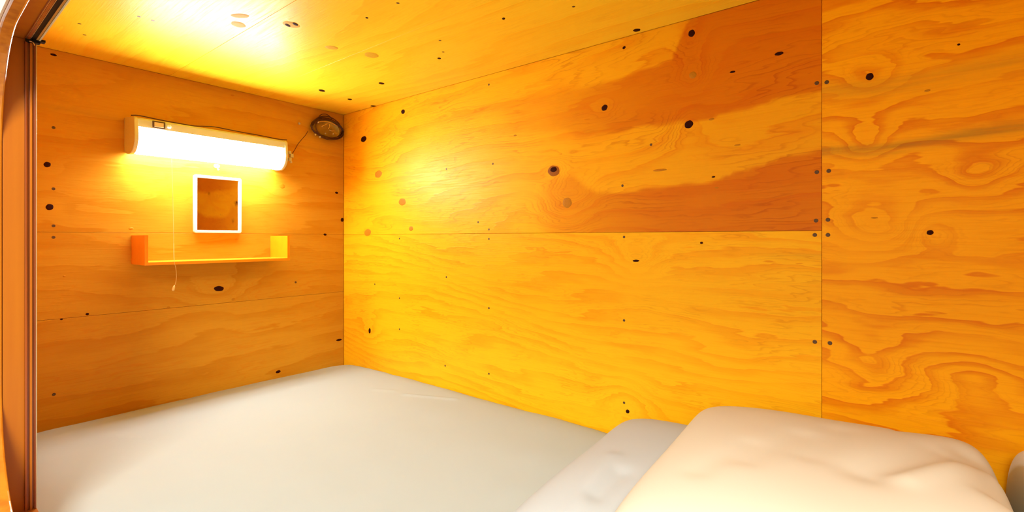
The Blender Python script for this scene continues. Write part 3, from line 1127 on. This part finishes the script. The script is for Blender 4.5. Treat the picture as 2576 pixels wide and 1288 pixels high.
def lathe_oval(prof, a, b_, n=40):
    """prof: (radius fraction, y); oval a x b in xz"""
    bm = bmesh.new()
    rings = [[bm.verts.new((a * s_ * math.cos(2 * math.pi * j / n), y, b_ * s_ * math.sin(2 * math.pi * j / n))) for j in range(n)] for s_, y in prof]
    for r0, r1 in zip(rings, rings[1:]):
        for j in range(n):
            bm.faces.new((r0[j], r0[(j + 1) % n], r1[(j + 1) % n], r1[j]))
    bm.faces.new(rings[-1])
    bm.faces.new(rings[0][::-1])
    return bm


obj('dish', lathe_oval([(0.88, 0.0015), (0.92, -0.010), (0.88, -0.014), (0.80, -0.012), (0.70, -0.006), (0.4, -0.003), (0.05, -0.002)], 0.070, 0.044), M['brass'], coil, smooth=True)
rd = random.Random(5)
for k in range(6):
    a, b_ = 0.066 + rd.uniform(-0.004, 0.005), 0.042 + rd.uniform(-0.004, 0.006)
    ox, oz, ph = rd.uniform(-0.004, 0.004), rd.uniform(-0.003, 0.005), rd.uniform(0, 6)
    pts = [(ox + a * math.cos(t_) * (1 + 0.04 * math.sin(3 * t_ + ph)), -0.015 - 0.002 * k - 0.002 * math.sin(2 * t_ + ph),
            oz + b_ * math.sin(t_) * (1 + 0.05 * math.sin(2 * t_ + ph))) for t_ in [i * 2 * math.pi / 36 for i in range(37)]]
    obj('loop', tube_bm(pts, 0.0022, 7), M['dark_cable'], coil, smooth=True)
# stray top loop, bright strands modelled in place of highlights, and clip beads
obj('loop', tube_bm(spline([(-0.050, -0.02, 0.022), (-0.034, -0.02, 0.050), (-0.012, -0.018, 0.060), (0.008, -0.018, 0.055), (0.02, -0.02, 0.040)], 6), 0.0016, 7), M['dark_cable'], coil, smooth=True)
for pts in ([(-0.045, -0.024, 0.020), (-0.02, -0.026, 0.026), (0.01, -0.026, 0.026), (0.045, -0.022, 0.018)],
            [(-0.03, -0.022, 0.004), (-0.015, -0.024, 0.014), (-0.004, -0.024, 0.020)],
            [(0.004, -0.024, 0.020), (0.004, -0.026, 0.008), (-0.002, -0.026, 0.0)],
            [(0.006, -0.02, -0.004), (0.018, -0.022, -0.006), (0.032, -0.02, 0.0)]):
    obj('glint_strand', tube_bm(spline(pts, 6), 0.0016, 7), M['bright_metal'], coil, smooth=True)
for x, z, r in [(-0.046, 0.019, 0.004), (-0.058, -0.034, 0.004), (-0.038, -0.040, 0.0045), (-0.014, -0.022, 0.003), (0.022, -0.018, 0.003)]:
    bm = bmesh.new()
    bmesh.ops.create_uvsphere(bm, u_segments=12, v_segments=8, radius=r)
    for v in bm.verts:
        v.co += Vector((x, -0.024, z))
    obj('clip', bm, M['clear'], coil, smooth=True)

# small pale hook screw left of the coil
p = on_y(752, 311, 0.0)
bm = bmesh.new()
bmesh.ops.create_uvsphere(bm, u_segments=12, v_segments=8, radius=0.005)
for v in bm.verts:
    v.co = Vector((v.co.x, v.co.y * 0.8 - 0.004, v.co.z))
o = obj('wall_peg', bm, M['clear'], smooth=True)
o.location = p
tag(o, 'tiny pale peg in the end wall just left of the cable coil', 'peg')

# ------------------------------------------------------------------ mirror
MX0, MX1, MZ0, MZ1 = -0.575, -0.4227, ZC + 0.019, ZC + 0.217
mir = empty('mirror', ((MX0 + MX1) / 2, 0, MZ0))
tag(mir, 'small upright mirror in a white plastic frame under the lamp', 'mirror')


def rounded_rect(x0, x1, z0, z1, r, n=5):
    out = []
    for cx_, cz_, a0 in ((x1 - r, z1 - r, 0), (x0 + r, z1 - r, 90), (x0 + r, z0 + r, 180), (x1 - r, z0 + r, 270)):
        for k in range(n + 1):
            a = math.radians(a0 + 90 * k / n)
            out.append((cx_ + r * math.cos(a), cz_ + r * math.sin(a)))
    return out


fw = 0.0095
o_ = rounded_rect(MX0, MX1, MZ0, MZ1, 0.007)
i_ = rounded_rect(MX0 + fw, MX1 - fw, MZ0 + fw, MZ1 - fw, 0.0012)
bm = bmesh.new()
loops = []
for pts, y in ((o_, -0.0005), (o_, -0.010), (rounded_rect(MX0 + .0015, MX1 - .0015, MZ0 + .0015, MZ1 - .0015, 0.006), -0.012),
               (rounded_rect(MX0 + fw - .001, MX1 - fw + .001, MZ0 + fw - .001, MZ1 - fw + .001, 0.0015), -0.012), (i_, -0.011), (i_, -0.0005)):
    loops.append([bm.verts.new((x, y, z)) for x, z in pts])
for a, b_ in zip(loops, loops[1:] + loops[:1]):
    for j in range(len(a)):
        bm.faces.new((a[j], a[(j + 1) % len(a)], b_[(j + 1) % len(a)], b_[j]))
local(obj('frame', bm, M['white_plastic']), mir)
local(obj('glass', boxes((MX0 + fw - 0.0005, MX1 - fw + 0.0005, -0.0065, -0.002, MZ0 + fw - 0.0005, MZ1 - fw + 0.0005)), M['mirror']), mir)
# clear hook above the mirror
p = on_y(545, 418, 0.0)
hook = empty('wall_hook', p)
tag(hook, 'small clear hook on the wall between lamp and mirror', 'hook')
bm = lathe_oval([(1.0, -0.0005), (1.0, -0.002), (0.6, -0.005), (0.3, -0.007)], 0.010, 0.008, 20)
obj('base', bm, M['clear'], hook, smooth=True)
obj('prong', tube_bm(spline([(0, -0.006, 0.0), (0.000, -0.008, -0.008), (0.001, -0.012, -0.015), (0.001, -0.018, -0.013)], 5), 0.0016), M['clear'], hook, smooth=True)

# ------------------------------------------------------------------ shelf
SX0, SX1 = -0.744, -0.306
SD = 0.132
SZ0, SZ1 = ZC - 0.080, ZC + 0.010
sh = empty('wall_shelf', ((SX0 + SX1) / 2, 0, SZ0))
tag(sh, 'shallow wooden wall shelf with two side cheeks below the mirror', 'shelf')
local(obj('shelf_board', boxes((SX0 + 0.009, SX1 - 0.009, -SD, -0.0005, SZ0, SZ0 + 0.009), bev=0.0005), M['shelf_wood']), sh)
for x0, x1 in ((SX0, SX0 + 0.009), (SX1 - 0.009, SX1)):
    local(obj('side_cheek', boxes((x0, x1, -SD, -0.0005, SZ0, SZ1), bev=0.0005), M['shelf_wood']), sh)
